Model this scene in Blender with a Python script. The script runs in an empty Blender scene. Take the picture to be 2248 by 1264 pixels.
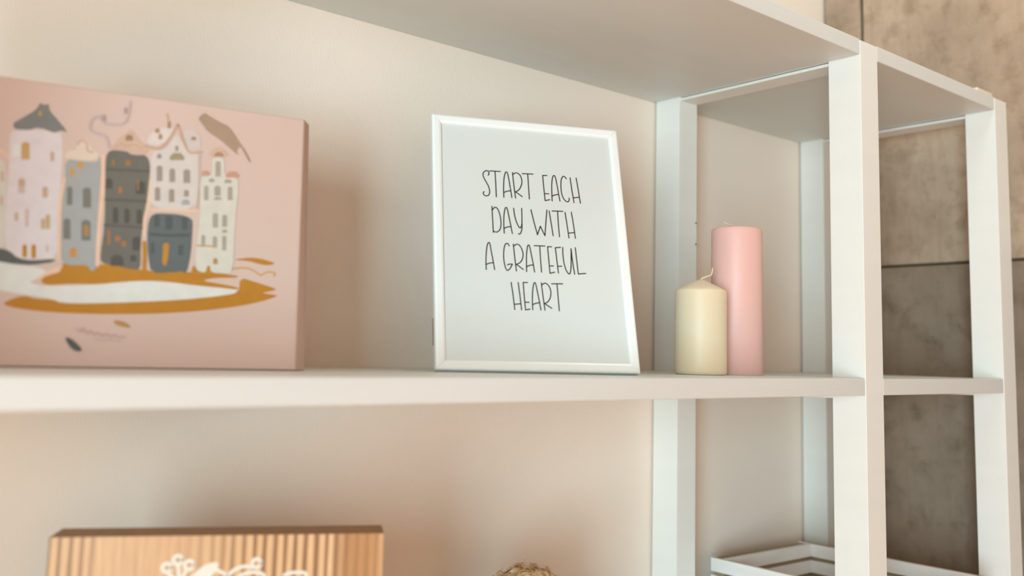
import bpy, bmesh, math, random
from mathutils import Vector, Matrix
random.seed(7)
S = bpy.context.scene
COL = S.collection
ZO = 1.42                                    # height of the middle shelf above the floor

# ------------------------------------------------------------------ camera
cam = bpy.data.cameras.new('camera')
cam.sensor_width = 36.0
cam.lens = 2120.2 / 2248 * 36.0
cam.shift_x = -50.82 / 2248
cam.shift_y = -117.15 / 2248
cam.clip_start = 0.01
cam.dof.use_dof = True
cam.dof.focus_distance = 1.27
cam.dof.aperture_fstop = 3.0
cam_ob = bpy.data.objects.new('camera', cam)
COL.objects.link(cam_ob)
cr = Vector((0.75240577, -0.65823659, 0.02470102))
cu = Vector((-0.09870219, -0.07558788, 0.99224208))
cf = Vector((0.65126295, 0.74900671, 0.12184216))
m = Matrix((cr, cu, -cf)).transposed().to_4x4()
m.translation = (-1.1997, -0.6948, 0.0230 + ZO)
cam_ob.matrix_world = m
S.camera = cam_ob

# ------------------------------------------------------------------ light and exposure
S.view_settings.view_transform = 'Standard'
S.view_settings.look = 'None'
S.view_settings.gamma = 1.0
S.view_settings.use_curve_mapping = False
S.view_settings.exposure = 0.07
w = bpy.data.worlds.new('world')
S.world = w
w.use_nodes = True
w.node_tree.nodes['Background'].inputs[0].default_value = (0.9, 0.95, 1.0, 1)
w.node_tree.nodes['Background'].inputs[1].default_value = 0.3

def area(name, loc, target, sx, sy, power, color):
    l = bpy.data.lights.new(name, 'AREA')
    l.shape = 'RECTANGLE'
    l.size, l.size_y, l.energy, l.color = sx, sy, power, color
    o = bpy.data.objects.new(name, l)
    COL.objects.link(o)
    o.location = loc
    o.rotation_euler = (Vector(target) - Vector(loc)).to_track_quat('-Z', 'Y').to_euler()
    return o
area('window_light', (-3.95, -2.1, 1.22), (-0.5, 0.2, 1.45), 1.8, 1.9, 214, (0.60, 0.88, 1.0))
area('front_fill_light', (-1.75, -3.9, 1.4), (-0.5, 0.2, 1.45), 3.4, 1.2, 34, (0.95, 0.90, 0.78))  # soft fill added from behind the camera
area('overhead_fill_light', (0.0, -0.42, 2.93), (0.0, -0.40, 0), 0.5, 0.5, 6.5, (0.8, 1.0, 1.0))  # overhead fill added to brighten the upper concrete
sl = bpy.data.lights.new('floor_bounce_spot', 'SPOT')        # spot added so the floor bounces warm light up at the shelves
sl.energy, sl.color, sl.spot_size, sl.spot_blend, sl.shadow_soft_size = 1450, (1.0, 0.60, 0.46), math.radians(38), 0.3, 0.05
so = bpy.data.objects.new('floor_bounce_spot', sl)
COL.objects.link(so)
so.location = (-3.3, -3.0, 2.85)
so.rotation_euler = (Vector((-1.3, -1.5, 0)) - Vector(so.location)).to_track_quat('-Z', 'Y').to_euler()

# ------------------------------------------------------------------ materials
def srgb(c):
    return tuple(((v/255)/12.92 if v/255 <= 0.04045 else ((v/255+0.055)/1.055)**2.4) for v in c)

def newmat(name):
    mt = bpy.data.materials.new(name)
    mt.use_nodes = True
    nt = mt.node_tree
    return mt, nt, nt.nodes['Principled BSDF']

def N(nt, typ, **kw):
    n = nt.nodes.new(typ)
    for k, v in kw.items():
        if k in n.inputs.keys():
            n.inputs[k].default_value = v
        else:
            setattr(n, k, v)
    return n

def plain(name, c, rough=0.5, bump=0.0, scale=(300, 300, 300), var=0.0, vscale=(12, 12, 12), dist=0.001):
    """painted or printed surface: one colour with slight unevenness and fine relief"""
    mt, nt, b = newmat(name)
    col = (*srgb(c), 1)
    b.inputs['Base Color'].default_value = col
    b.inputs['Roughness'].default_value = rough
    tc = N(nt, 'ShaderNodeTexCoord')
    if var:
        mp = N(nt, 'ShaderNodeMapping'); mp.inputs['Scale'].default_value = vscale
        nz = N(nt, 'ShaderNodeTexNoise', Scale=1.0, Detail=5.0)
        rp = N(nt, 'ShaderNodeValToRGB')
        rp.color_ramp.elements[0].color = (*[v*(1-var) for v in col[:3]], 1)
        rp.color_ramp.elements[1].color = (*[min(1, v*(1+var)) for v in col[:3]], 1)
        rp.color_ramp.elements[0].position = 0.3; rp.color_ramp.elements[1].position = 0.7
        nt.links.new(tc.outputs['Object'], mp.inputs[0]); nt.links.new(mp.outputs[0], nz.inputs['Vector'])
        nt.links.new(nz.outputs['Fac'], rp.inputs[0]); nt.links.new(rp.outputs[0], b.inputs['Base Color'])
    if bump:
        mp = N(nt, 'ShaderNodeMapping'); mp.inputs['Scale'].default_value = scale
        nz = N(nt, 'ShaderNodeTexNoise', Scale=1.0, Detail=3.0)
        bp = N(nt, 'ShaderNodeBump', Strength=bump, Distance=dist)
        nt.links.new(tc.outputs['Object'], mp.inputs[0]); nt.links.new(mp.outputs[0], nz.inputs['Vector'])
        nt.links.new(nz.outputs['Fac'], bp.inputs['Height']); nt.links.new(bp.outputs[0], b.inputs['Normal'])
    return mt

M = {}
M['white'] = plain('white_painted_wood', (236, 235, 228), 0.42, 0.25, (60, 60, 60), 0.015, (4, 4, 30))
M['shelf'] = plain('white_painted_board', (219, 220, 215), 0.45, 0.3, (25, 220, 220), 0.015, (3, 30, 30))
M['wall'] = plain('cream_plaster', (245, 229, 213), 0.85, 0.25, (500, 500, 120), 0.02, (5, 5, 5))
M['roomwall'] = plain('room_plaster', (186, 132, 98), 0.9, 0.2, (200, 200, 200))
M['ceiling'] = plain('ceiling_paint', (206, 166, 136), 0.9, 0.1)
M['frame'] = plain('white_frame_lacquer', (238, 240, 236), 0.3, 0.05, (60, 60, 60))
M['paper'] = plain('white_print_paper', (214, 217, 212), 0.55, 0.03, (500, 500, 500))
M['ink'] = plain('dark_ink', (40, 26, 28), 0.6)
M['backing'] = plain('brown_backing_card', (120, 84, 56), 0.8)
M['canvas'] = plain('pink_canvas', (210, 180, 166), 0.75, 0.3, (900, 900, 900), 0.015, (6, 6, 6), 0.0004)
M['hole'] = plain('dark_hole', (70, 60, 52), 0.9)
M['crate'] = plain('white_washed_slat', (240, 235, 229), 0.6, 0.4, (40, 40, 300), 0.04, (10, 10, 60))
M['olivestrip'] = plain('olive_brown_strip', (164, 142, 108), 0.7, 0.3, (40, 200, 200), 0.1, (6, 60, 60))
M['chalk'] = plain('white_paint_line', (220, 210, 194), 0.7)
M['pot'] = plain('cream_ceramic', (214, 204, 186), 0.35, 0.1)
M['groove'] = plain('dark_joint_mortar', (104, 84, 60), 0.95)
M['wick'] = plain('cotton_wick', (226, 206, 178), 0.85, 0.5, (900, 900, 900))
M['chip'] = plain('bare_wood_chip', (236, 216, 198), 0.7)

def wax(name, c, rad):
    mt, nt, b = newmat(name)
    b.inputs['Base Color'].default_value = (*srgb(c), 1)
    b.inputs['Roughness'].default_value = 0.46
    b.inputs['Subsurface Weight'].default_value = 0.85
    b.inputs['Subsurface Radius'].default_value = rad
    b.inputs['Subsurface Scale'].default_value = 0.012
    tc = N(nt, 'ShaderNodeTexCoord')
    nz = N(nt, 'ShaderNodeTexNoise', Scale=60.0, Detail=3.0)
    bp = N(nt, 'ShaderNodeBump', Strength=0.12, Distance=0.001)
    nt.links.new(tc.outputs['Object'], nz.inputs['Vector'])
    nt.links.new(nz.outputs['Fac'], bp.inputs['Height']); nt.links.new(bp.outputs[0], b.inputs['Normal'])
    return mt
M['ivory'] = wax('ivory_wax', (232, 216, 186), (1.0, 0.75, 0.4))
M['pinkwax'] = wax('pink_wax', (232, 190, 180), (1.0, 0.45, 0.4))

def concrete():
    mt, nt, b = newmat('stained_concrete')
    b.inputs['Roughness'].default_value = 0.85
    tc = N(nt, 'ShaderNodeTexCoord')
    n1 = N(nt, 'ShaderNodeTexNoise', Scale=5.0, Detail=8.0, Roughness=0.62)
    n2 = N(nt, 'ShaderNodeTexNoise', Scale=21.0, Detail=9.0, Roughness=0.62, Distortion=0.25)
    mp = N(nt, 'ShaderNodeMapping'); mp.inputs['Scale'].default_value = (1, 70, 9); mp.inputs['Rotation'].default_value = (0.6, 0, 0)
    n3 = N(nt, 'ShaderNodeTexNoise', Scale=1.0, Detail=4.0)
    r1 = N(nt, 'ShaderNodeValToRGB')
    e = r1.color_ramp.elements
    e[0].position = 0.3; e[0].color = (*srgb((154, 134, 115)), 1)
    e[1].position = 0.72; e[1].color = (*srgb((198, 175, 153)), 1)
    r2 = N(nt, 'ShaderNodeValToRGB')
    e = r2.color_ramp.elements
    e[0].position = 0.28; e[0].color = (0.52, 0.48, 0.38, 1)
    e[1].position = 0.50; e[1].color = (1, 1, 1, 1)
    mx = N(nt, 'ShaderNodeMixRGB', blend_type='MULTIPLY'); mx.inputs[0].default_value = 0.7
    r3 = N(nt, 'ShaderNodeValToRGB')
    e = r3.color_ramp.elements
    e[0].position = 0.3; e[0].color = (0.86, 0.85, 0.83, 1); e[1].position = 0.5; e[1].color = (1, 1, 1, 1)
    mx2 = N(nt, 'ShaderNodeMixRGB', blend_type='MULTIPLY'); mx2.inputs[0].default_value = 0.6
    bp = N(nt, 'ShaderNodeBump', Strength=0.35, Distance=0.004)
    L = nt.links.new
    L(tc.outputs['Object'], n1.inputs['Vector']); L(tc.outputs['Object'], n2.inputs['Vector'])
    L(tc.outputs['Object'], mp.inputs[0]); L(mp.outputs[0], n3.inputs['Vector'])
    L(n1.outputs['Fac'], r1.inputs[0]); L(n2.outputs['Fac'], r2.inputs[0]); L(n3.outputs['Fac'], r3.inputs[0])
    L(r1.outputs[0], mx.inputs[1]); L(r2.outputs[0], mx.inputs[2])
    L(mx.outputs[0], mx2.inputs[1]); L(r3.outputs[0], mx2.inputs[2])
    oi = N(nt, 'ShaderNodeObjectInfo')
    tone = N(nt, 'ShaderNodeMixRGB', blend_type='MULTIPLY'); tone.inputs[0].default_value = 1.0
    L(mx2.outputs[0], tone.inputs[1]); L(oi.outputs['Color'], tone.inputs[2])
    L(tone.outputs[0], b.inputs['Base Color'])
    L(n2.outputs['Fac'], bp.inputs['Height']); L(bp.outputs[0], b.inputs['Normal'])
    return mt
M['concrete'] = concrete()

def striped_wood():
    """heartwood stripes that are strong at the left edge and over the right third, faint between"""
    mt, nt, b = newmat('striped_ash_board')
    b.inputs['Roughness'].default_value = 0.5
    L = nt.links.new
    tc = N(nt, 'ShaderNodeTexCoord')
    sep = N(nt, 'ShaderNodeSeparateXYZ'); L(tc.outputs['Object'], sep.inputs[0])
    mp = N(nt, 'ShaderNodeMapping'); mp.inputs['Scale'].default_value = (1.0, 1.0, 0.05)
    L(tc.outputs['Object'], mp.inputs[0])
    nz = N(nt, 'ShaderNodeTexNoise', Scale=165.0, Detail=0.6)
    wv = N(nt, 'ShaderNodeTexWave', Scale=36.0, Distortion=2.2, Detail=1.0)
    wv.inputs['Detail Scale'].default_value = 0.8
    st = N(nt, 'ShaderNodeMixRGB'); st.inputs[0].default_value = 0.55
    L(mp.outputs[0], wv.inputs['Vector']); L(nz.outputs['Fac'], st.inputs[1]); L(wv.outputs['Fac'], st.inputs[2])
    fine = N(nt, 'ShaderNodeTexNoise', Scale=420.0, Detail=4.0)
    for n in (nz, fine): L(mp.outputs[0], n.inputs['Vector'])
    xn = N(nt, 'ShaderNodeMath', operation='MULTIPLY'); xn.inputs[1].default_value = 1/0.2773
    L(sep.outputs['X'], xn.inputs[0])
    def ramp(stops):
        r = N(nt, 'ShaderNodeValToRGB'); e = r.color_ramp.elements
        e[0].position, e[0].color = stops[0]; e[1].position, e[1].color = stops[-1]
        for p, c in stops[1:-1]:
            k = e.new(p); k.color = c
        L(xn.outputs[0], r.inputs[0]); return r
    g = lambda v: (v, v, v, 1)
    amp = ramp([(0.0, g(0.9)), (0.11, g(0.8)), (0.15, g(0.12)), (0.40, g(0.18)), (0.47, g(0.5)), (0.60, g(1.0)), (0.84, g(1.0)), (0.90, g(0.45)), (1.0, g(0.6))])
    c = lambda *v: (*srgb(v), 1)
    base = ramp([(0.0, c(204, 158, 106)), (0.12, c(206, 158, 110)), (0.40, c(200, 152, 102)), (0.62, c(206, 160, 108)), (0.84, c(212, 168, 122)), (0.88, c(172, 120, 66)), (0.96, c(178, 126, 72)), (1.0, c(200, 150, 102))])
    edge = N(nt, 'ShaderNodeValToRGB'); e = edge.color_ramp.elements
    e[0].position = 0.34; e[0].color = g(1); e[1].position = 0.56; e[1].color = g(0)
    L(st.outputs[0], edge.inputs[0])
    fac = N(nt, 'ShaderNodeMath', operation='MULTIPLY')
    L(edge.outputs[0], fac.inputs[0]); L(amp.outputs[0], fac.inputs[1])
    mx = N(nt, 'ShaderNodeMixRGB'); mx.inputs[2].default_value = c(138, 90, 42)
    L(fac.outputs[0], mx.inputs[0]); L(base.outputs[0], mx.inputs[1])
    mf = N(nt, 'ShaderNodeMixRGB', blend_type='OVERLAY'); mf.inputs[0].default_value = 0.35
    L(mx.outputs[0], mf.inputs[1]); L(fine.outputs['Fac'], mf.inputs[2])
    L(mf.outputs[0], b.inputs['Base Color'])
    return mt
M['board'] = striped_wood()
M['boardedge'] = plain('brown_board_edge', (158, 116, 70), 0.55, 0.4, (300, 20, 300), 0.15, (120, 120, 10))  # darker brown on every side but the front

def floor_wood():
    mt, nt, b = newmat('oak_plank')
    b.inputs['Roughness'].default_value = 0.45
    tc = N(nt, 'ShaderNodeTexCoord')
    mp = N(nt, 'ShaderNodeMapping'); mp.inputs['Scale'].default_value = (2, 30, 30)
    nz = N(nt, 'ShaderNodeTexNoise', Scale=1.0, Detail=6.0)
    r = N(nt, 'ShaderNodeValToRGB')
    e = r.color_ramp.elements
    e[0].color = (*srgb((168, 122, 82)), 1); e[1].color = (*srgb((206, 164, 120)), 1)
    nt.links.new(tc.outputs['Object'], mp.inputs[0]); nt.links.new(mp.outputs[0], nz.inputs['Vector'])
    nt.links.new(nz.outputs['Fac'], r.inputs[0]); nt.links.new(r.outputs[0], b.inputs['Base Color'])
    return mt
M['floor'] = floor_wood()

def straw():
    mt, nt, b = newmat('dried_straw')
    b.inputs['Roughness'].default_value = 0.75
    b.inputs['Base Color'].default_value = (*srgb((204, 178, 132)), 1)
    oi = N(nt, 'ShaderNodeNewGeometry')
    r = N(nt, 'ShaderNodeValToRGB')
    e = r.color_ramp.elements
    e[0].color = (*srgb((226, 192, 144)), 1); e[1].color = (*srgb((248, 226, 188)), 1)
    nt.links.new(oi.outputs['Random Per Island'], r.inputs[0]); nt.links.new(r.outputs[0], b.inputs['Base Color'])
    tr = N(nt, 'ShaderNodeBsdfTranslucent'); mix = N(nt, 'ShaderNodeMixShader'); mix.inputs[0].default_value = 0.4
    nt.links.new(r.outputs[0], tr.inputs['Color'])
    nt.links.new(b.outputs[0], mix.inputs[1]); nt.links.new(tr.outputs[0], mix.inputs[2])
    nt.links.new(mix.outputs[0], nt.nodes['Material Output'].inputs['Surface'])
    return mt
M['straw'] = straw()

def art_print():
    mt, nt, b = newmat('art_print_inks')
    b.inputs['Roughness'].default_value = 0.75
    a = N(nt, 'ShaderNodeVertexColor', layer_name='ink')
    tc = N(nt, 'ShaderNodeTexCoord')
    nz = N(nt, 'ShaderNodeTexNoise', Scale=90.0, Detail=4.0)
    r = N(nt, 'ShaderNodeValToRGB')
    e = r.color_ramp.elements
    e[0].position = 0.3; e[0].color = (0.93, 0.93, 0.93, 1); e[1].position = 0.7; e[1].color = (1, 1, 1, 1)
    mx = N(nt, 'ShaderNodeMixRGB', blend_type='MULTIPLY'); mx.inputs[0].default_value = 1.0
    L = nt.links.new
    L(tc.outputs['Object'], nz.inputs['Vector']); L(nz.outputs['Fac'], r.inputs[0])
    L(a.outputs[0], mx.inputs[1]); L(r.outputs[0], mx.inputs[2]); L(mx.outputs[0], b.inputs['Base Color'])
    return mt
M['art'] = art_print()

# ------------------------------------------------------------------ drawings, in 0.1 mm on their own sheet
TEXT = [
[681,2427,693,2453,683,2481,658,2487,631,2469,618,2438,624,2399,649,2344,676,2290,690,2239,691,2196,676,2161,650,2150,624,2157,613,2177,617,2199,624,2203],
[700,2488,836,2491],
[769,2488,771,2332,772,2146],
[865,2147,866,2253,874,2367,886,2442,900,2483,911,2491,923,2478,937,2398,952,2268,965,2149],
[869,2211,905,2230,948,2238],
[988,2490,998,2306,1011,2147],
[992,2464,1023,2486,1051,2486,1083,2458,1099,2406,1098,2349,1074,2286,1044,2249,1011,2231],
[1011,2231,1050,2206,1095,2172],
[1111,2485,1247,2490],
[1180,2488,1182,2321,1183,2148],
[1426,2485,1371,2482],
[1371,2482,1376,2292,1383,2140],
[1383,2140,1415,2150,1442,2158],
[1381,2235,1433,2236],
[1472,2143,1474,2247,1480,2362,1493,2447,1506,2484,1519,2491,1533,2472,1549,2358,1562,2227,1572,2147],
[1479,2210,1519,2229,1561,2237],
[1675,2459,1658,2484,1637,2490,1617,2466,1603,2416,1597,2326,1603,2239,1624,2179,1655,2148,1679,2149,1692,2175,1692,2197],
[1725,2477,1737,2302,1752,2140],
[1804,2482,1818,2335,1834,2138],
[1747,2205,1828,2220],
[712,2016,715,1857,717,1678],
[719,1972,737,1998,756,2007,783,1985,804,1922,815,1839,812,1763,796,1716,767,1689,740,1687,719,1697],
[850,1677,849,1782,854,1884,866,1969,877,2006,890,2013,901,1993,918,1888,937,1762,949,1678],
[854,1740,893,1760,937,1766],
[980,2011,987,1926,1004,1843,1029,1777,1046,1758,1063,1775,1073,1813],
[1080,2017,1078,1924,1074,1814,1069,1746,1056,1699,1039,1678,1024,1680],
[1196,2005,1226,1840,1259,1682],
[1259,1682,1301,1796],
[1301,1796,1352,1675],
[1352,1675,1373,1842,1397,2016],
[1425,2004,1441,1837,1455,1681],
[1462,2008,1599,2013],
[1531,2008,1531,1843,1534,1672],
[1626,2000,1640,1842,1653,1664],
[1707,2010,1722,1856,1735,1664],
[1649,1726,1728,1740],
[615,1205,615,1304,623,1418,635,1500,648,1538,658,1545,670,1531,683,1437,702,1308,715,1208],
[621,1270,658,1287,703,1295],
[902,1517,890,1544,874,1547,853,1529,838,1471,830,1396,832,1323,841,1259,857,1215,873,1208,901,1233,931,1288],
[931,1288,896,1287,872,1276],
[954,1543,964,1379,976,1205],
[960,1519,986,1540,1014,1543,1044,1511,1063,1459,1067,1409,1052,1351,1022,1310,980,1289],
[980,1289,1024,1256,1061,1227],
[1100,1203,1103,1297,1109,1404,1120,1487,1130,1529,1142,1544,1154,1522,1170,1415,1186,1301,1197,1203],
[1105,1266,1143,1284,1183,1291],
[1210,1538,1343,1541],
[1279,1537,1279,1372,1282,1205],
[1426,1536,1376,1535],
[1376,1535,1381,1352,1385,1196],
[1385,1196,1413,1204,1444,1213],
[1382,1291,1433,1291],
[1538,1536,1472,1527],
[1472,1527,1481,1366,1490,1203],
[1488,1289,1537,1294],
[1566,1536,1562,1453,1567,1346,1585,1256,1610,1208,1626,1200,1641,1225,1653,1300,1662,1409,1669,1526],
[1669,1526,1677,1351,1691,1199],
[1724,1542,1731,1362,1737,1205],
[1737,1205,1831,1216],
[906,1060,921,910,934,729],
[990,1063,1003,913,1015,728],
[932,792,1008,803],
[1103,1067,1051,1066],
[1051,1066,1055,900,1063,730],
[1063,730,1091,737,1117,742],
[1060,824,1109,824],
[1149,736,1150,832,1156,928,1168,1012,1180,1059,1191,1070,1203,1050,1219,946,1235,835,1247,735],
[1155,799,1192,816,1234,823],
[1271,1071,1282,909,1296,735],
[1274,1041,1301,1064,1329,1066,1363,1033,1379,985,1380,937,1365,881,1335,839,1296,817],
[1296,817,1336,790,1380,762],
[1396,1065,1532,1071],
[1463,1065,1466,909,1470,735]]
ART = [
["p",[222,217,208],0,[-2733,944,-2593,894,-2453,868,-2312,862,-2202,821,-2277,776,-2372,722,-2228,695,-1867,731,-1491,790,-1175,791,-929,771,-592,755,-574,738,-675,698,-1004,638,-1479,590,-1929,561,-2129,560,-2185,593,-2363,612,-2573,640,-2711,672]],
["p",[186,124,32],0,[-2275,744,-2236,794,-2098,876,-2129,906,-1991,924,-1879,902,-1749,928,-1576,910,-1419,887,-1181,893,-977,897,-599,895,-589,869,-809,856,-932,822,-679,794,-576,773,-583,755,-762,767,-971,773,-1175,791,-1335,799,-1568,777,-1830,733,-2015,731,-2194,709,-2248,714]],
["p",[232,190,162],0,[-2204,853,-2116,883,-2130,825,-2194,805,-2337,732,-2364,715,-2271,792]],
["p",[186,124,32],0,[-2544,536,-2465,583,-2380,607,-2308,583,-2149,583,-2111,557,-1929,557,-1479,594,-1086,634,-758,685,-574,725,-568,875,-423,839,-312,810,-208,780,-261,759,-366,736,-206,722,-210,708,-371,647,-584,593,-917,535,-1317,493,-1700,473,-2032,468,-2283,477,-2458,497,-2529,517]],
["p",[186,124,32],0,[-657,1041,-477,1076,-367,1070,-228,1035,-298,1008,-387,1015,-497,1039]],
["l",[200,150,80],3.5,[-640,954,-559,968,-481,964,-418,933,-373,909,-330,934,-287,945,-233,935,-249,907]],
["p",[212,202,186],0,[-2767,1778,-2643,1785,-2613,1675,-2594,1433,-2570,955,-2702,985]],
["r",[196,160,134],0,[-2645,1590,-2651,1672,-2646,1679,-2636,1680,-2631,1675,-2624,1592]],
["r",[196,160,134],0,[-2689,1585,-2696,1666,-2690,1674,-2678,1675,-2672,1669,-2665,1587]],
["r",[196,160,134],0,[-2632,1381,-2637,1456,-2634,1462,-2625,1462,-2620,1458,-2614,1383]],
["l",[232,190,162],5,[-2705,1867,-2640,1843,-2587,1792]],
["p",[220,204,202],0,[-2611,2003,-2587,2064,-2215,2108,-2187,1976,-2178,1642,-2179,1352,-2155,921,-2349,891,-2556,949,-2582,1193,-2594,1514,-2592,1759]],
["p",[126,124,118],0,[-2595,2121,-2580,2065,-2457,2074,-2412,2105,-2350,2102,-2294,2084,-2257,2077,-2222,2103,-2185,2104,-2159,2090,-2180,2130,-2244,2201,-2316,2276,-2328,2342,-2359,2320,-2397,2339,-2418,2281,-2451,2243,-2535,2171]],
["r",[200,150,80],0,[-2399,2217,-2401,2252,-2396,2259,-2386,2261,-2380,2255,-2377,2220]],
["r",[196,156,96],0,[-2504,1802,-2514,1939,-2500,1960,-2468,1964,-2451,1948,-2440,1810]],
["r",[222,217,208],0,[-2569,1823,-2576,1919,-2565,1935,-2541,1938,-2527,1925,-2520,1829]],
["r",[196,160,134],0,[-2275,1814,-2280,1893,-2274,1902,-2259,1904,-2251,1897,-2246,1818]],
["r",[196,160,134],0,[-2509,1556,-2514,1614,-2502,1630,-2476,1633,-2461,1619,-2457,1562]],
["r",[196,160,134],0,[-2315,1478,-2321,1564,-2312,1577,-2290,1580,-2278,1569,-2272,1483]],
["r",[196,160,134],0,[-2514,1252,-2519,1320,-2513,1328,-2499,1330,-2491,1322,-2486,1254]],
["r",[200,176,166],0,[-2508,1499,-2512,1539,-2499,1557,-2471,1560,-2456,1545,-2452,1505]],
["r",[200,176,166],0,[-2430,1207,-2441,1359,-2435,1368,-2421,1370,-2413,1362,-2402,1209]],
["r",[200,176,166],0,[-2251,995,-2255,1054,-2251,1060,-2242,1060,-2237,1056,-2233,996]],
["r",[196,162,124],0,[-2305,1197,-2311,1281,-2304,1291,-2288,1292,-2279,1284,-2273,1200]],
["r",[196,162,124],0,[-2269,1200,-2278,1320,-2270,1331,-2252,1333,-2242,1323,-2234,1203]],
["r",[186,124,32],0,[-2430,938,-2438,1039,-2430,1050,-2413,1051,-2403,1042,-2395,940]],
["r",[186,124,32],0,[-2360,935,-2368,1044,-2360,1055,-2342,1056,-2333,1047,-2325,937]],
["p",[92,92,88],0,[-2704,1005,-2602,1005,-2531,986,-2464,927,-2351,915,-2182,943,-2173,915,-2348,875,-2488,874,-2592,887,-2695,899]],
["p",[166,162,158],0,[-2160,1849,-2018,1846,-1890,1853,-1880,1922,-1860,1805,-1862,1593,-1860,1340,-1837,885,-1861,854,-1891,861,-1905,905,-2117,891,-2141,1068,-2160,1436,-2145,1646]],
["p",[222,198,178],0,[-2175,1856,-2150,1914,-2070,1949,-2085,1998,-2032,2048,-1974,2026,-1935,1958,-1881,1939,-1892,1878,-1981,1850]],
["l",[196,160,134],3,[-2073,1991,-2039,2034,-1992,2011,-1984,1952,-1934,1941]],
["r",[200,150,80],0,[-2109,1700,-2113,1756,-2104,1768,-2086,1770,-2076,1760,-2072,1704]],
["r",[200,150,80],0,[-2054,1774,-2058,1823,-2047,1838,-2023,1841,-2010,1829,-2006,1779]],
["r",[122,116,106],0,[-2116,1432,-2126,1585,-2116,1599,-2094,1601,-2082,1590,-2072,1437]],
["r",[122,116,106],0,[-1985,1420,-1997,1584,-1981,1605,-1948,1609,-1930,1592,-1918,1427]],
["r",[122,116,106],0,[-2123,1123,-2135,1290,-2121,1308,-2092,1310,-2076,1295,-2065,1127]],
["r",[122,116,106],0,[-1976,1122,-1987,1287,-1970,1309,-1933,1312,-1913,1293,-1902,1128]],
["r",[170,128,76],0,[-1960,1165,-1966,1252,-1957,1264,-1936,1266,-1925,1256,-1919,1168]],
["r",[198,138,70],0,[-2061,968,-2065,1034,-2053,1050,-2025,1052,-2011,1038,-2006,972]],
["p",[110,103,93],0,[-1806,1966,-1761,1985,-1644,1983,-1627,1963,-1563,1958,-1493,1971,-1458,1932,-1441,1846,-1450,1593,-1467,1419,-1475,1290,-1480,1119,-1469,930,-1486,887,-1575,893,-1672,916,-1798,929,-1814,990,-1798,1262,-1807,1514,-1824,1767,-1826,1916]],
["l",[96,89,80],5,[-1818,1793,-1452,1819]],
["l",[96,89,80],5,[-1803,1514,-1462,1531]],
["l",[96,89,80],5,[-1795,1279,-1475,1281]],
["r",[84,78,70],0,[-1728,1301,-1737,1436,-1726,1450,-1703,1452,-1691,1440,-1682,1306]],
["r",[84,78,70],0,[-1632,1310,-1640,1432,-1629,1446,-1606,1449,-1594,1437,-1586,1314]],
["r",[84,78,70],0,[-1527,1311,-1535,1434,-1524,1448,-1501,1450,-1488,1438,-1481,1315]],
["r",[84,78,70],0,[-1721,909,-1726,979,-1701,1010,-1648,1014,-1620,987,-1615,916]],
["r",[84,78,70],0,[-1560,961,-1563,1005,-1550,1021,-1523,1023,-1509,1009,-1506,965]],
["r",[84,78,70],0,[-1814,1615,-1819,1691,-1804,1709,-1774,1713,-1758,1697,-1753,1621]],
["r",[84,78,70],0,[-1549,1591,-1555,1690,-1536,1714,-1497,1718,-1476,1699,-1470,1600]],
["r",[84,78,70],0,[-1547,1063,-1554,1172,-1538,1191,-1505,1194,-1488,1177,-1481,1068]],
["r",[170,110,60],0,[-1655,1851,-1657,1887,-1647,1900,-1626,1902,-1614,1892,-1612,1856]],
["r",[170,110,60],0,[-1700,1584,-1703,1635,-1696,1644,-1681,1646,-1673,1638,-1669,1587]],
["r",[170,110,60],0,[-1539,1627,-1545,1718,-1542,1722,-1536,1722,-1533,1719,-1527,1628]],
["r",[170,110,60],0,[-1698,1140,-1701,1173,-1690,1187,-1667,1189,-1655,1177,-1653,1144]],
["r",[170,110,60],0,[-1638,1094,-1641,1135,-1633,1145,-1615,1147,-1606,1138,-1603,1097]],
["r",[170,110,60],0,[-1766,1834,-1770,1889,-1767,1894,-1759,1895,-1755,1891,-1751,1835]],
["r",[170,110,60],0,[-1757,1098,-1766,1234,-1761,1240,-1752,1241,-1747,1236,-1738,1099]],
["l",[232,190,162],7,[-1849,1914,-1831,1596,-1837,1342,-1838,1133,-1831,910]],
["l",[232,190,162],6,[-2154,1665,-2171,1435,-2160,1189,-2146,937]],
["l",[232,190,162],6,[-1430,1726,-1432,1487,-1457,1377,-1454,1206]],
["l",[186,124,32],8,[-1450,1143,-1440,1037,-1435,886]],
["p",[206,170,146],0,[-1792,1985,-1737,2096,-1674,2153,-1626,2199,-1565,2120,-1506,2057,-1464,2023,-1485,1981,-1564,1967,-1628,1980,-1660,1994,-1761,1994]],
["r",[158,122,98],0,[-1670,2084,-1672,2123,-1658,2142,-1626,2146,-1610,2131,-1607,2092]],
["l",[196,160,134],3,[-1755,2007,-1703,2049,-1647,2039,-1585,2056,-1520,2021]],
["p",[212,197,187],0,[-1447,2008,-1308,2048,-1224,2229,-1132,2080,-993,2057,-982,1776,-1001,1490,-1422,1466,-1426,1726]],
["p",[216,200,190],0,[-1499,2072,-1435,2217,-1324,2264,-1234,2263,-1346,2074]],
["p",[208,190,182],0,[-1175,2258,-1059,2270,-1000,2196,-999,2088,-1115,2068]],
["l",[200,160,134],5,[-1506,2057,-1353,2060,-1230,2277,-1214,2288,-1115,2059,-989,2062]],
["r",[168,132,108],0,[-1386,2135,-1388,2178,-1380,2189,-1362,2192,-1352,2183,-1350,2140]],
["r",[168,132,108],0,[-1418,2193,-1420,2226,-1410,2238,-1390,2241,-1379,2232,-1377,2198]],
["r",[168,132,108],0,[-1311,2252,-1315,2315,-1308,2324,-1294,2326,-1286,2320,-1283,2256]],
["r",[168,132,108],0,[-1091,2166,-1092,2189,-1082,2203,-1059,2206,-1047,2196,-1045,2172]],
["l",[196,160,134],3,[-1323,2394,-1307,2316]],
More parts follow.
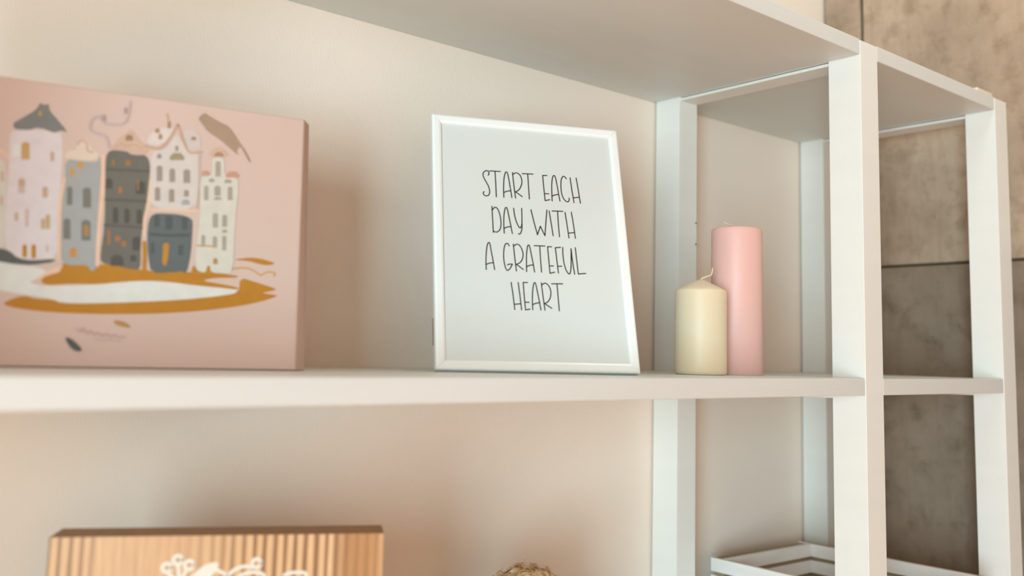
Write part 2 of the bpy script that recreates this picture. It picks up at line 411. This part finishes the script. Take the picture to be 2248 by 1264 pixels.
["r",[160,144,110],0,[-1273,1946,-1275,1981,-1245,2020,-1179,2029,-1144,1997,-1143,1962]],
["r",[160,142,128],0,[-1378,1731,-1386,1865,-1374,1881,-1348,1884,-1334,1871,-1326,1737]],
["r",[160,142,128],0,[-1265,1735,-1272,1852,-1260,1868,-1233,1871,-1219,1858,-1213,1741]],
["r",[160,142,128],0,[-1139,1740,-1145,1856,-1130,1874,-1100,1878,-1083,1863,-1077,1747]],
["r",[160,142,128],0,[-1383,1544,-1390,1660,-1379,1675,-1355,1677,-1342,1665,-1335,1549]],
["r",[160,142,128],0,[-1258,1543,-1265,1656,-1253,1671,-1229,1673,-1216,1661,-1210,1548]],
["r",[160,142,128],0,[-1127,1609,-1130,1663,-1120,1676,-1097,1679,-1085,1668,-1082,1614]],
["r",[160,142,128],0,[-1229,2040,-1232,2086,-1225,2094,-1211,2096,-1203,2089,-1201,2044]],
["r",[160,142,128],0,[-1387,1949,-1389,1982,-1380,1994,-1360,1997,-1349,1987,-1347,1954]],
["r",[166,162,158],0,[-1143,1528,-1145,1561,-1128,1583,-1091,1586,-1071,1569,-1070,1536]],
["l",[232,190,162],5,[-1414,1454,-1214,1469,-975,1483]],
["l",[196,170,156],4,[-1009,2041,-999,1774,-1002,1516]],
["p",[98,102,100],0,[-1427,1337,-1407,1403,-1352,1430,-1150,1436,-1042,1406,-1034,1328,-1036,1067,-1063,884,-1108,898,-1161,890,-1378,864,-1413,1039,-1431,1208]],
["l",[80,84,82],5,[-1400,1228,-1260,1226,-1062,1247]],
["r",[82,86,84],0,[-1373,1299,-1378,1397,-1367,1411,-1343,1413,-1331,1402,-1325,1303]],
["r",[82,86,84],0,[-1276,1281,-1282,1393,-1267,1412,-1235,1415,-1218,1399,-1211,1287]],
["r",[82,86,84],0,[-1126,1294,-1132,1398,-1120,1412,-1096,1415,-1083,1403,-1077,1298]],
["r",[82,86,84],0,[-1389,1041,-1395,1143,-1388,1152,-1372,1153,-1364,1145,-1357,1043]],
["r",[82,86,84],0,[-1149,1050,-1154,1131,-1142,1145,-1118,1147,-1105,1135,-1101,1053]],
["p",[190,130,40],0,[-1288,1151,-1232,1156,-1235,1069,-1241,966,-1260,935,-1285,963,-1283,1066]],
["p",[212,202,186],0,[-993,1810,-922,1832,-877,1859,-893,2002,-826,2042,-773,2017,-765,1854,-639,1846,-625,1725,-642,1452,-638,906,-736,904,-845,906,-886,890,-978,915,-995,1070,-968,1422]],
["p",[206,172,146],0,[-919,2026,-905,2082,-839,2136,-769,2108,-736,2049]],
["r",[180,130,104],0,[-869,2032,-870,2055,-850,2080,-807,2085,-784,2065,-783,2043]],
["r",[198,150,120],0,[-977,1834,-978,1860,-962,1881,-926,1885,-907,1868,-906,1842]],
["r",[198,150,120],0,[-752,1838,-753,1863,-723,1900,-661,1907,-628,1878,-626,1852]],
["r",[168,156,140],0,[-850,1835,-857,1975,-845,1990,-819,1993,-806,1981,-799,1841]],
["r",[168,156,140],0,[-943,1593,-950,1723,-940,1736,-919,1738,-908,1728,-901,1597]],
["r",[168,156,140],0,[-849,1647,-853,1729,-839,1747,-809,1750,-794,1736,-790,1653]],
["r",[168,156,140],0,[-851,1606,-852,1619,-835,1639,-799,1643,-780,1626,-779,1614]],
["r",[168,156,140],0,[-724,1615,-729,1737,-718,1751,-695,1753,-682,1742,-676,1620]],
["r",[168,156,140],0,[-850,1335,-857,1463,-845,1478,-819,1480,-806,1468,-800,1340]],
["r",[168,156,140],0,[-762,1352,-767,1455,-756,1468,-733,1470,-720,1459,-715,1356]],
["r",[168,156,140],0,[-759,1294,-760,1313,-749,1326,-726,1328,-713,1317,-712,1298]],
["r",[168,156,140],0,[-945,1143,-950,1247,-941,1257,-923,1259,-913,1250,-908,1146]],
["r",[168,156,140],0,[-840,1142,-845,1241,-835,1253,-814,1254,-803,1244,-798,1145]],
["r",[168,156,140],0,[-751,1123,-757,1254,-748,1264,-729,1266,-719,1257,-712,1125]],
["r",[168,156,140],0,[-762,1782,-763,1800,-746,1820,-712,1824,-694,1808,-693,1790]],
["r",[168,156,140],0,[-906,1775,-908,1797,-896,1812,-870,1815,-857,1803,-856,1781]],
["l",[200,150,80],3,[-983,1153,-908,1155,-824,1157]],
["r",[176,136,70],0,[-828,985,-830,1031,-821,1043,-800,1044,-788,1034,-786,988]],
["p",[186,124,32],0,[-1026,886,-1006,973,-978,915,-894,894,-881,964,-857,975,-845,901,-684,898,-683,881,-1016,861]],
["p",[168,140,116],0,[-1040,2390,-988,2457,-931,2425,-843,2382,-755,2354,-700,2292,-639,2203,-568,2116,-515,2012,-542,2027,-590,2104,-633,2172,-669,2112,-637,2070,-709,2121,-813,2203,-945,2272,-1013,2358]],
["l",[196,172,168],4,[-1654,2464,-1659,2353,-1674,2284,-1715,2239,-1796,2223,-1862,2227,-1887,2266,-1874,2294]],
["l",[196,172,168],4,[-1871,2260,-1919,2279,-1963,2247,-1981,2184,-1963,2135,-1893,2118,-1837,2092,-1808,2000]],
["r",[176,150,148],0,[-1889,2240,-1893,2289,-1884,2302,-1865,2304,-1855,2295,-1851,2246]],
["r",[176,150,148],0,[-1701,2337,-1705,2389,-1697,2400,-1679,2403,-1670,2394,-1666,2343]],
["p",[186,136,76],0,[-1674,417,-1614,420,-1551,397,-1511,358,-1572,364,-1641,378]],
["p",[84,92,88],0,[-2050,260,-2002,249,-1948,203,-1901,152,-1929,132,-1981,154,-2020,197]],
["l",[196,160,154],2.2,[-1965,334,-1927,311,-1914,344,-1875,297,-1847,322,-1815,283,-1787,308,-1747,273,-1719,302,-1680,271,-1651,296,-1604,265,-1567,282]],
["l",[200,166,158],1.6,[-1816,251,-1752,236,-1686,246,-1602,232]]]
DECO = [
["o",952,-262],
["o",1037,-199],
["o",1132,-243],
["o",1689,-238],
["p",1157,-333,1227,-267,1281,-234,1366,-217,1373,-270,1342,-315,1290,-378,1198,-395,1104,-374],
["l",955,-299,990,-330,1049,-384],
["l",1116,-280,1090,-332,1056,-384],
["l",1039,-241,1051,-309,1058,-410],
["l",1449,-347,1510,-288,1584,-263,1641,-267,1687,-276],
["l",1497,-394,1569,-335,1651,-313,1728,-323,1760,-346],
["l",1355,-285,1417,-316,1457,-347,1499,-420],
["l",1929,-342,1989,-324,2098,-326,2115,-361],
["l",1058,-410,1203,-470,1390,-482,1539,-463,1687,-406]]

# ------------------------------------------------------------------ helpers
def obj(name, bm, mat, parent=None, smooth=False):
    bmesh.ops.recalc_face_normals(bm, faces=bm.faces)
    me = bpy.data.meshes.new(name)
    bm.to_mesh(me); bm.free()
    if mat: me.materials.append(mat)
    if smooth:
        for p in me.polygons: p.use_smooth = True
    o = bpy.data.objects.new(name, me)
    COL.objects.link(o)
    if parent: o.parent = parent
    return o

def thing(name, label, cat, loc, rot=(0, 0, 0), group=None):
    o = bpy.data.objects.new(name, None)
    o.empty_display_size = 0.05
    COL.objects.link(o)
    o.location = loc; o.rotation_euler = rot
    o['label'] = label; o['category'] = cat
    if group: o['group'] = group
    return o

def add_box(bm, x0, x1, y0, y1, z0, z1, bev=0.0, seg=2):
    g = bmesh.ops.create_cube(bm, size=1.0)
    vs = g['verts']
    for v in vs:
        v.co = Vector(((x0+x1)/2 + v.co.x*(x1-x0), (y0+y1)/2 + v.co.y*(y1-y0), (z0+z1)/2 + v.co.z*(z1-z0)))
    if bev:
        es = list({e for v in vs for e in v.link_edges})
        bmesh.ops.bevel(bm, geom=es, offset=bev, segments=seg, profile=0.5, affect='EDGES')

def box(name, x0, x1, y0, y1, z0, z1, mat, parent=None, bev=0.0):
    """box whose origin sits at its own corner, so object texture stays with it"""
    bm = bmesh.new()
    add_box(bm, 0, x1-x0, 0, y1-y0, 0, z1-z0, bev)
    o = obj(name, bm, mat, parent)
    o.location = (x0, y0, z0)
    return o

def struct(o):
    o['kind'] = 'structure'
    return o

def lathe(bm, prof, seg=64, cx=0, cy=0):
    rings = []
    for r, z in prof:
        if r < 1e-6:
            rings.append([bm.verts.new((cx, cy, z))])
        else:
            rings.append([bm.verts.new((cx + r*math.cos(2*math.pi*i/seg), cy + r*math.sin(2*math.pi*i/seg), z)) for i in range(seg)])
    for a, b in zip(rings, rings[1:]):
        for i in range(seg):
            j = (i+1) % seg
            if len(a) == 1 and len(b) == 1: continue
            if len(a) == 1: bm.faces.new((a[0], b[i], b[j]))
            elif len(b) == 1: bm.faces.new((a[i], b[0], a[j]))
            else: bm.faces.new((a[i], b[i], b[j], a[j]))

def tube(bm, pts, rad, seg=8):
    pts = [Vector(p) for p in pts]
    rings = []
    for i, p in enumerate(pts):
        t = (pts[min(i+1, len(pts)-1)] - pts[max(i-1, 0)]).normalized()
        up = Vector((0, 1, 0)) if abs(t.y) < 0.9 else Vector((1, 0, 0))
        a = t.cross(up).normalized(); b = t.cross(a)
        r = rad(i/(len(pts)-1)) if callable(rad) else rad
        rings.append([bm.verts.new(p + (a*math.cos(2*math.pi*k/seg) + b*math.sin(2*math.pi*k/seg))*r) for k in range(seg)])
    for a, b in zip(rings, rings[1:]):
        for k in range(seg):
            bm.faces.new((a[k], a[(k+1) % seg], b[(k+1) % seg], b[k]))
    bm.faces.new(rings[0]); bm.faces.new(rings[-1][::-1])

def spline(pts, n=6):
    """Catmull-Rom through 2D points"""
    if len(pts) < 3: return pts
    P = [pts[0]] + list(pts) + [pts[-1]]
    out = []
    for i in range(1, len(P)-2):
        p0, p1, p2, p3 = P[i-1], P[i], P[i+1], P[i+2]
        for k in range(n):
            t = k/n
            out.append(tuple(0.5*((2*p1[c]) + (-p0[c]+p2[c])*t + (2*p0[c]-5*p1[c]+4*p2[c]-p3[c])*t*t + (-p0[c]+3*p1[c]-3*p2[c]+p3[c])*t**3) for c in (0, 1)))
    out.append(pts[-1])
    return out

def ribbon(bm, pts, wdt, y, cap=5):
    """flat ink line with round ends in the local XZ plane, facing -Y; returns its faces"""
    pts = [Vector((p[0], p[1])) for p in pts]
    Lf, Rt = [], []
    for i, p in enumerate(pts):
        t = (pts[min(i+1, len(pts)-1)] - pts[max(i-1, 0)])
        t = t.normalized() if t.length > 0 else Vector((1, 0))
        n = Vector((-t.y, t.x))*wdt/2
        Lf.append(p+n); Rt.append(p-n)
    def arc(c, frm, sgn):
        v = frm - c
        res = []
        for k in range(1, cap):
            a = sgn*math.pi*k/cap
            res.append(c + Vector((v.x*math.cos(a)-v.y*math.sin(a), v.x*math.sin(a)+v.y*math.cos(a))))
        return res
    fs = []
    V = lambda p: bm.verts.new((p.x, y, p.y))
    L = [V(p) for p in Lf]; R = [V(p) for p in Rt]
    for i in range(len(pts)-1):
        fs.append(bm.faces.new((L[i], R[i], R[i+1], L[i+1])))
    fs.append(bm.faces.new([R[0], L[0]] + [V(p) for p in arc(pts[0], Lf[0], 1)]))
    fs.append(bm.faces.new([L[-1], R[-1]] + [V(p) for p in arc(pts[-1], Rt[-1], 1)]))
    return fs

def chaikin(pts, n=1):
    for _ in range(n):
        out = []
        for i in range(len(pts)):
            a, b = pts[i], pts[(i+1) % len(pts)]
            out.append((a[0]*.78+b[0]*.22, a[1]*.78+b[1]*.22)); out.append((a[0]*.22+b[0]*.78, a[1]*.22+b[1]*.78))
        pts = out
    return pts

def poly(bm, pts, y):
    from mathutils.geometry import tessellate_polygon
    vs = [bm.verts.new((p[0], y, p[1])) for p in pts]
    fs = []
    for t in tessellate_polygon([[Vector((p[0], p[1], 0)) for p in pts]]):
        try: fs.append(bm.faces.new([vs[i] for i in t]))
        except ValueError: pass
    return fs

def face_front(bm):
    for f in bm.faces:
        f.normal_update()
        if f.normal.y > 0: f.normal_flip()

def flat_obj(name, bm, mat, parent):
    face_front(bm)
    me = bpy.data.meshes.new(name); bm.to_mesh(me); bm.free()
    me.materials.append(mat)
    o = bpy.data.objects.new(name, me); COL.objects.link(o); o.parent = parent
    return o

# ------------------------------------------------------------------ the room
X0, X1, Y0, YB, H = -4.2, 0.5163, -4.0, 0.3837, 3.0
struct(box('wall_back', X0-0.1, X1+0.12, YB, YB+0.1, 0, H, M['wall']))
struct(box('wall_left', X0-0.1, X0, Y0-0.1, YB, 0, H, M['roomwall']))
struct(box('wall_front', X0, X1+0.12, Y0-0.1, Y0, 0, H, M['roomwall']))
struct(box('ceiling', X0-0.1, X1+0.12, Y0-0.1, YB+0.1, H, H+0.1, M['ceiling']))
struct(box('floor', X0-0.1, X1+0.12, Y0-0.1, YB+0.1, -0.1, 0, M['floor']))
# the concrete side wall: a dark backing with cast panels set on it, joints recessed
wr = struct(box('wall_right', X1+0.012, X1+0.12, Y0, YB, 0, H, M['groove']))
zj = ZO + 0.2040
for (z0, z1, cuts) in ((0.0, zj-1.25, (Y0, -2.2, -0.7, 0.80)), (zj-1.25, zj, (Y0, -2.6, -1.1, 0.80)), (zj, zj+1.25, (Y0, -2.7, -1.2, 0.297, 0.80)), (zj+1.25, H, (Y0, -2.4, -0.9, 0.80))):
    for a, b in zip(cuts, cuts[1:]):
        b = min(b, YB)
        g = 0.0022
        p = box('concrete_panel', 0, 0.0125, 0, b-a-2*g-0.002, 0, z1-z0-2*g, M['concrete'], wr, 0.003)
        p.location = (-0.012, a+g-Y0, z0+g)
        t = 0.97 if z0 >= zj else 0.60          # shade low on the wall is put into the lower panels' tone
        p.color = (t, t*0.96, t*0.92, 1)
        
# ------------------------------------------------------------------ shelving unit
PW, PD, D, XB, T, TM = 0.0456, 0.0507, 0.3799, 0.4258, 0.0224, 0.0225
ZT = ZO + 0.45                                # underside of the top boards
unit = thing('shelving_unit', 'white painted wooden shelving unit with square posts standing against the cream wall', 'shelf', (0, 0, 0))
levels = [ZT + T, ZO, ZO - 0.4724, ZO - 0.9448]   # tops of the boards
XL = -1.31
for fx in (XL, 0.0, XB):
    for y0 in (0.0, D-PD):
        bm = bmesh.new()
        ztop = ZT + T - 0.0015
        n = 12
        add_box(bm, 0, PW, 0, PD, 0, ztop, 0.0006)
        o = obj('post', bm, M['white'], unit)
        o.location = (fx, y0, 0)
    for zt in levels:
        top = zt if zt > ZT else zt - 0.001
        th = T if zt > ZT else TM                 # a rail level with the boards and a thin slat below it
        box('crossbar', fx+0.0025, fx+0.0430, PD-0.0002, D-PD+0.0002, zt-th+0.0002, top, M['white'], unit, 0.0008)
        box('support_slat', fx+0.0025, fx+0.0430, PD-0.0002, D-PD+0.0002, zt-th-0.0058, zt-th-0.0015, M['white'], unit, 0.0005)
for zt in levels:
    t = T if zt > ZT else TM
    for x0, x1 in ((XL+PW+0.0014, -0.0014), (PW+0.0008, XB-0.0014)):
        bm = bmesh.new()
        add_box(bm, 0, x1-x0, 0, YB-0.0008, 0, t, 0.0010)
        # the painted boards are not dead straight
        o = obj('shelf_board', bm, M['shelf'], unit)
        o.location = (x0, 0.0004, zt-t)
for z in (0.2439, 0.2085):
    bm = bmesh.new()
    g = bmesh.ops.create_circle(bm, cap_ends=True, radius=0.0017, segments=12,
                                matrix=Matrix.Translation((0.0434, D-PD-0.0004, ZO+z)) @ Matrix.Rotation(math.pi/2, 4, 'X'))
    obj('screw_hole', bm, M['hole'], unit)
# lumps of paint and wood left on the top of the end post
bm = bmesh.new()
add_box(bm, 0.368, 0.4235, 0.002, 0.020, ZT+T-0.001, ZT+T+0.0060, 0.0018)
add_box(bm, 0.424, 0.4435, 0.014, 0.030, ZT+T-0.003, ZT+T+0.0068, 0.0016)
o = obj('edge_chip', bm, M['chip'], unit); o['label'] = 'pale bare wood chips on the top end of the post'

# ------------------------------------------------------------------ framed quote
FW, FH, FTILT, FYAW = 0.2397, 0.3196, 0.2875, -0.4424
fr = thing('picture_frame', 'white picture frame with a handwritten-style quote in black letters', 'picture frame', (-0.5819, 0.175, ZO+0.0034), (0, 0, FYAW))
tilt = -FTILT
def tilted(o):
    o.rotation_euler = (tilt, 0, 0)
    return o
mw, depth = 0.0117, 0.0115
def rail(L, inner0, inner1):
    """mitred moulding of length L along +X; inner edge at z = mw; a soft rounded face"""
    prof = [(0.0, depth), (0.0, 0.0022), (0.0010, 0.0006), (0.0028, 0.0), (0.0085, 0.0004), (0.0107, 0.0013), (mw, 0.0030), (mw, depth)]
    bm = bmesh.new()
    A = [bm.verts.new((z, y, z)) for z, y in prof]
    B = [bm.verts.new((L-z, y, z)) for z, y in prof]
    n = len(prof)
    for i in range(n):
        j = (i+1) % n
        bm.faces.new((A[i], B[i], B[j], A[j]))
    bm.faces.new(A); bm.faces.new(B[::-1])
    return bm
fb = bpy.data.objects.new('moulding', None)
COL.objects.link(fb); fb.parent = fr; fb.rotation_euler = (tilt, 0, 0)
gap = 0.00012
for L, mtx in ((FW, Matrix.Identity(4)),
               (FW, Matrix.Translation((FW, 0, FH)) @ Matrix.Rotation(math.pi, 4, 'Y')),
               (FH, Matrix.Translation((0, 0, FH)) @ Matrix.Rotation(math.pi/2, 4, 'Y')),
               (FH, Matrix.Translation((FW, 0, 0)) @ Matrix.Rotation(-math.pi/2, 4, 'Y'))):
    bm = rail(L, 0, 0)
    # a hairline is left open at the mitres
    for v in bm.verts:
        v.co.x += gap if v.co.x < L/2 else -gap
    bm.transform(mtx)
    obj('frame_rail', bm, M['frame'], fb)
pp = tilted(box('paper_print', mw-0.003, FW-mw+0.003, 0.0042, 0.0050, mw-0.003, FH-mw+0.003, M['paper'], fr))
pp.location = Matrix.Rotation(tilt, 3, 'X') @ Vector((mw-0.003, 0.0042, mw-0.003))
bm = bmesh.new()
for s in TEXT:
    pts = spline([(s[i]*1e-4-(mw-0.003), s[i+1]*1e-4-(mw-0.003)) for i in range(0, len(s), 2)])
    ribbon(bm, pts, 0.00142, -0.00006)
flat_obj('lettering', bm, M['ink'], pp)
bk = tilted(box('backing_board', 0.004, FW-0.004, 0.0055, 0.0112, 0.004, FH-0.004, M['backing'], fr))
bk.location = Matrix.Rotation(tilt, 3, 'X') @ Vector((0.004, 0.0055, 0.004))
bm = bmesh.new()                              # turn clip on the left edge of the backing
add_box(bm, -0.0007, 0.012, 0.0118, 0.0132, 0.030, 0.062, 0.0005)
tilted(obj('backing_clip', bm, M['backing'], fr))
bm = bmesh.new()                              # easel strut from the back down to the shelf
top = Matrix.Rotation(tilt, 3, 'X') @ Vector((FW/2, 0.0125, 0.17))
ft = Vector((FW/2, top.y+0.035, -0.0032))
for wd0, wd1 in ((0.018, 0.030),):
    a = [bm.verts.new((top.x-wd0, top.y, top.z)), bm.verts.new((top.x+wd0, top.y, top.z)), bm.verts.new((ft.x+wd1, ft.y, ft.z)), bm.verts.new((ft.x-wd1, ft.y, ft.z))]
    b = [bm.verts.new(v.co + Vector((0, 0.003, 0))) for v in a]
    bm.faces.new(a); bm.faces.new(b[::-1])
    for i in range(4): bm.faces.new((a[i], a[(i+1) % 4], b[(i+1) % 4], b[i]))
obj('easel_strut', bm, M['backing'], fr)

# ------------------------------------------------------------------ pink canvas
CW, CH, CT = 0.305, 0.2535, 0.0165
cv = thing('canvas_print', 'pink canvas print of a row of grey and white town houses above gold brush strokes', 'wall art', (-0.7495, 0.1745, ZO+0.001), (-0.06, 0, -0.196))
bm = bmesh.new()
add_box(bm, -CW, 0, 0, CT, 0, CH, 0.0014, 2)
for v in bm.verts:                            # the wrapped right-hand side flares out towards the back
    if v.co.x > -0.05:
        v.co.x += (v.co.y/CT)**1.0 * (0.0102 + 0.0042*(1 - v.co.z/CH))
obj('stretched_canvas', bm, M['canvas'], cv)
bm = bmesh.new()
lay = bm.loops.layers.float_color.new('ink')
for i, (kind, col, wd, d) in enumerate(ART):
    pts = [(d[k]*1e-4, d[k+1]*1e-4) for k in range(0, len(d), 2)]
    y = -0.00005 - i*0.000006
    if kind == 'l':
        fs = ribbon(bm, spline(pts, 5), wd*0.000475, y)
    else:
        if kind == 'p': pts = chaikin(pts)
        pts = [(max(-CW+.001, u), v) for u, v in pts]
        fs = poly(bm, pts, y)
    c = srgb(col)
    for f in fs:
        for l in f.loops: l[lay] = (*c, 1)
flat_obj('printed_picture', bm, M['art'], cv)

# ------------------------------------------------------------------ candles
iv = thing('pillar_candle', 'short ivory pillar candle with a pointed top and a bent wick, beside the pink one', 'candle', (-0.1788, 0.1369, ZO), group=None)
R = 0.0345
bm = bmesh.new()
lathe(bm, [(0, 0.0), (R-0.004, 0.0), (R-0.0015, 0.0010), (R-0.0003, 0.0030), (R, 0.006), (R, 0.1090), (R-0.0004, 0.1112), (R-0.0022, 0.1128), (R*0.66, 0.1178), (R*0.33, 0.1230), (0.0030, 0.1268), (0, 0.1271)], 72)
obj('wax_body', bm, M['ivory'], iv, True)
bm = bmesh.new()
sx, sy = cr.x, cr.y
tube(bm, [(0, 0, 0.1255), (0.0006*sx, 0.0006*sy, 0.1280), (0.006*sx, 0.006*sy, 0.1305), (0.0135*sx, 0.0135*sy, 0.1330), (0.0150*sx, 0.0150*sy, 0.1370), (0.0158*sx, 0.0158*sy, 0.1435)], 0.0011, 8)
obj('wick', bm, M['wick'], iv, True)
pk = thing('pillar_candle', 'tall pink pillar candle standing behind the short ivory one', 'candle', (-0.0990, 0.1380, ZO))
R = 0.0355
bm = bmesh.new()
lathe(bm, [(0, 0.0), (R-0.0008, 0.0), (R, 0.0008), (R, 0.198), (R-0.0006, 0.2018), (R-0.0028, 0.2040), (R-0.008, 0.2048), (0.004, 0.2040), (0, 0.2038)], 72)
obj('wax_body', bm, M['pinkwax'], pk, True)
bm = bmesh.new()
tube(bm, [(-0.004*sx, -0.004*sy, 0.203), (-0.006*sx, -0.006*sy, 0.2095), (-0.012*sx, -0.012*sy, 0.2105), (-0.0185*sx, -0.0185*sy, 0.2135)], 0.0010, 8)
obj('wick', bm, M['wick'], pk, True)

# ------------------------------------------------------------------ wooden sign on the lower shelf
ZL = ZO - 0.4724
bw, bth, bt = 0.2773, 0.042, 0.0
bz = (ZO - 0.14) - ZL
bh = bz / math.cos(bt)
byaw = -0.5143
nb = Vector((-math.sin(byaw), math.cos(byaw), 0))
base = Vector((-0.9544, 0.1973, ZO-0.14)) - (Vector((0, 0, math.cos(bt))) + nb*math.sin(bt))*bh
bd = thing('wooden_sign', 'striped honey-coloured wooden board with white painted flowers, on the lower shelf', 'sign', (base.x, base.y, ZL+0.0003), (0, 0, byaw))
bm = bmesh.new()
add_box(bm, 0, bw, 0, bth, 0, bh-0.0003, 0.0)
bb = obj('board', bm, M['board'], bd)
bb.rotation_euler = (-bt, 0, 0)
bb.data.materials.append(M['boardedge'])
for p in bb.data.polygons:
    if p.normal.y > -0.5: p.material_index = 1
bm = bmesh.new()
for d in DECO:
    pts = [(d[k]*1e-4, bh-0.0003 + d[k+1]*1e-4) for k in range(1, len(d), 2)]
    if d[0] == 'o':
        c = pts[0]; r = 0.0036
        ring = [(c[0]+r*math.cos(a*math.pi/8), c[1]+r*math.sin(a*math.pi/8)) for a in range(17)]
        ribbon(bm, ring, 0.0032, -0.0003)
    elif d[0] == 'p':
        poly(bm, chaikin(pts), -0.00025)
    else:
        ribbon(bm, spline(pts), 0.0030, -0.0002)
o = flat_obj('painted_flowers', bm, M['chalk'], bb)
o['label'] = 'white painted flower heads and leaves'

# ------------------------------------------------------------------ dried tuft in a small pot
px, py = -0.416, 0.205
pl = thing('dried_flower', 'shaggy straw-coloured dried flower head showing above the bottom edge, on the lower shelf', 'dried flower', (px, py, ZL))
bm = bmesh.new()
lathe(bm, [(0, 0.0), (0.036, 0.0), (0.040, 0.004), (0.050, 0.05), (0.055, 0.095), (0.056, 0.118), (0.053, 0.121), (0.050, 0.118), (0.047, 0.105), (0, 0.104)], 48)
obj('pot', bm, M['pot'], pl, True)
bm = bmesh.new()
rng = random.Random(3)
cz = ZO - 0.2845 - ZL
def petal(dirv, tang, Rb, ln, wd, lift, curl):
    side = dirv.cross(tang)
    prev = None
    for k in range(6):
        t = k/5
        p = Vector((0, 0, cz)) + dirv*(Rb + lift*math.sin(t*2.4)) + tang*ln*(t-0.3) + side*curl*t*t
        wv = wd*(0.35 + 1.3*t*(1.25-t))
        cup = dirv*wv*0.2
        a, m_, b = bm.verts.new(p+side*wv+cup), bm.verts.new(p), bm.verts.new(p-side*wv+cup)
        if prev:
            bm.faces.new((prev[0], prev[1], m_, a)); bm.faces.new((prev[1], prev[2], b, m_))
        prev = (a, m_, b)
for i in range(620):
    # crinkled dry petals, loosely overlapping
    th = rng.uniform(0, 2*math.pi); ph = math.acos(rng.uniform(-0.6, 1))
    dirv = Vector((math.sin(ph)*math.cos(th), math.sin(ph)*math.sin(th), math.cos(ph)))
    tang = dirv.cross(Vector((rng.uniform(-1, 1), rng.uniform(-1, 1), rng.uniform(-1, 1)))).normalized()
    petal(dirv, tang, rng.uniform(0.045, 0.054), rng.uniform(0.014, 0.026), rng.uniform(0.0022, 0.0052), rng.uniform(0.002, 0.006), rng.uniform(-0.006, 0.006))
for i in range(260):
    # thin frayed threads
    th = rng.uniform(0, 2*math.pi); ph = math.acos(rng.uniform(-0.4, 1))
    dirv = Vector((math.sin(ph)*math.cos(th), math.sin(ph)*math.sin(th), math.cos(ph)))
    tang = dirv.cross(Vector((rng.uniform(-1, 1), rng.uniform(-1, 1), rng.uniform(-1, 1)))).normalized()
    petal(dirv, tang, rng.uniform(0.050, 0.057), rng.uniform(0.008, 0.018), 0.0005, 0.005, rng.uniform(-0.006, 0.006))
bmesh.ops.create_icosphere(bm, subdivisions=3, radius=0.0515, matrix=Matrix.Translation((0, 0, cz)))
o = obj('petals', bm, M['straw'], pl); o['kind'] = 'stuff'
bm = bmesh.new()
for i in range(14):
    a = rng.uniform(0, 6.28); r = rng.uniform(0, 0.02)
    tube(bm, [(r*math.cos(a)*1.2, r*math.sin(a)*1.2, 0.103), (r*math.cos(a), r*math.sin(a), cz-0.03)], 0.0012, 6)
o = obj('stalks', bm, M['straw'], pl); o['kind'] = 'stuff'

# ------------------------------------------------------------------ slatted crate
cw_, cd_ = 0.2475, 0.345
cyaw = math.radians(-1.4)
ct = thing('slatted_crate', 'white slatted wooden crate in the narrow lower bay by the concrete wall', 'crate', (0, 0, ZL), (0, 0, cyaw))
ct.location = Vector((0.096, 0.338, ZL)) + Matrix.Rotation(cyaw, 3, 'Z') @ Vector((0, -cd_, 0))
sh, sg, st = 0.0212, 0.0063, 0.0075
yb = cd_ - 0.0270                              # inner face of the back slats
top = ZO - 0.300 - ZL
rg = random.Random(5)
j = lambda: rg.uniform(-0.0008, 0.0008)
for k in range(6):
    z1 = top - k*(sh+sg); z0 = max(z1 - sh, 0.0005)
    for (xa, xb, ya, yb_) in ((st, cw_-st, yb, yb+st), (st, cw_-st, 0.004, 0.004+st), (0, st, j(), cd_+j()), (cw_-st, cw_, j(), cd_+j())):
        jj = j()*0.6
        box('slat', xa, xb, ya, yb_, max(z0+jj, 0.0005), z1+jj, M['crate'], ct, 0.0008)
for (xa, ya) in ((st, 0.004+st), (cw_-st-0.012, 0.004+st)):
    box('corner_batten', xa, xa+0.012, ya, ya+0.010, 0.0005, top-0.004, M['crate'], ct, 0.001)
bk_ = box('back_strip', st, cw_-st, yb+st, yb+st+0.0175, 0.0005, top-0.001, M['olivestrip'], ct, 0.001)  # olive-brown strip filling the band behind the back slats
bk_['label'] = 'olive-brown strip behind the back slats'
sr_ = box('side_strip', cw_, cw_+0.010, 0.01, cd_, top-0.060, top-0.001, M['olivestrip'], ct, 0.001)  # the same olive-brown strip down the right side
sr_['label'] = 'olive-brown strip along the right side'
for k in range(5):
    ya = st + 0.012 + k*(yb-2*st-0.03)/5
    box('bottom_slat', st, cw_-st, ya, ya+0.042, 0.003, 0.009, M['crate'], ct, 0.0008)
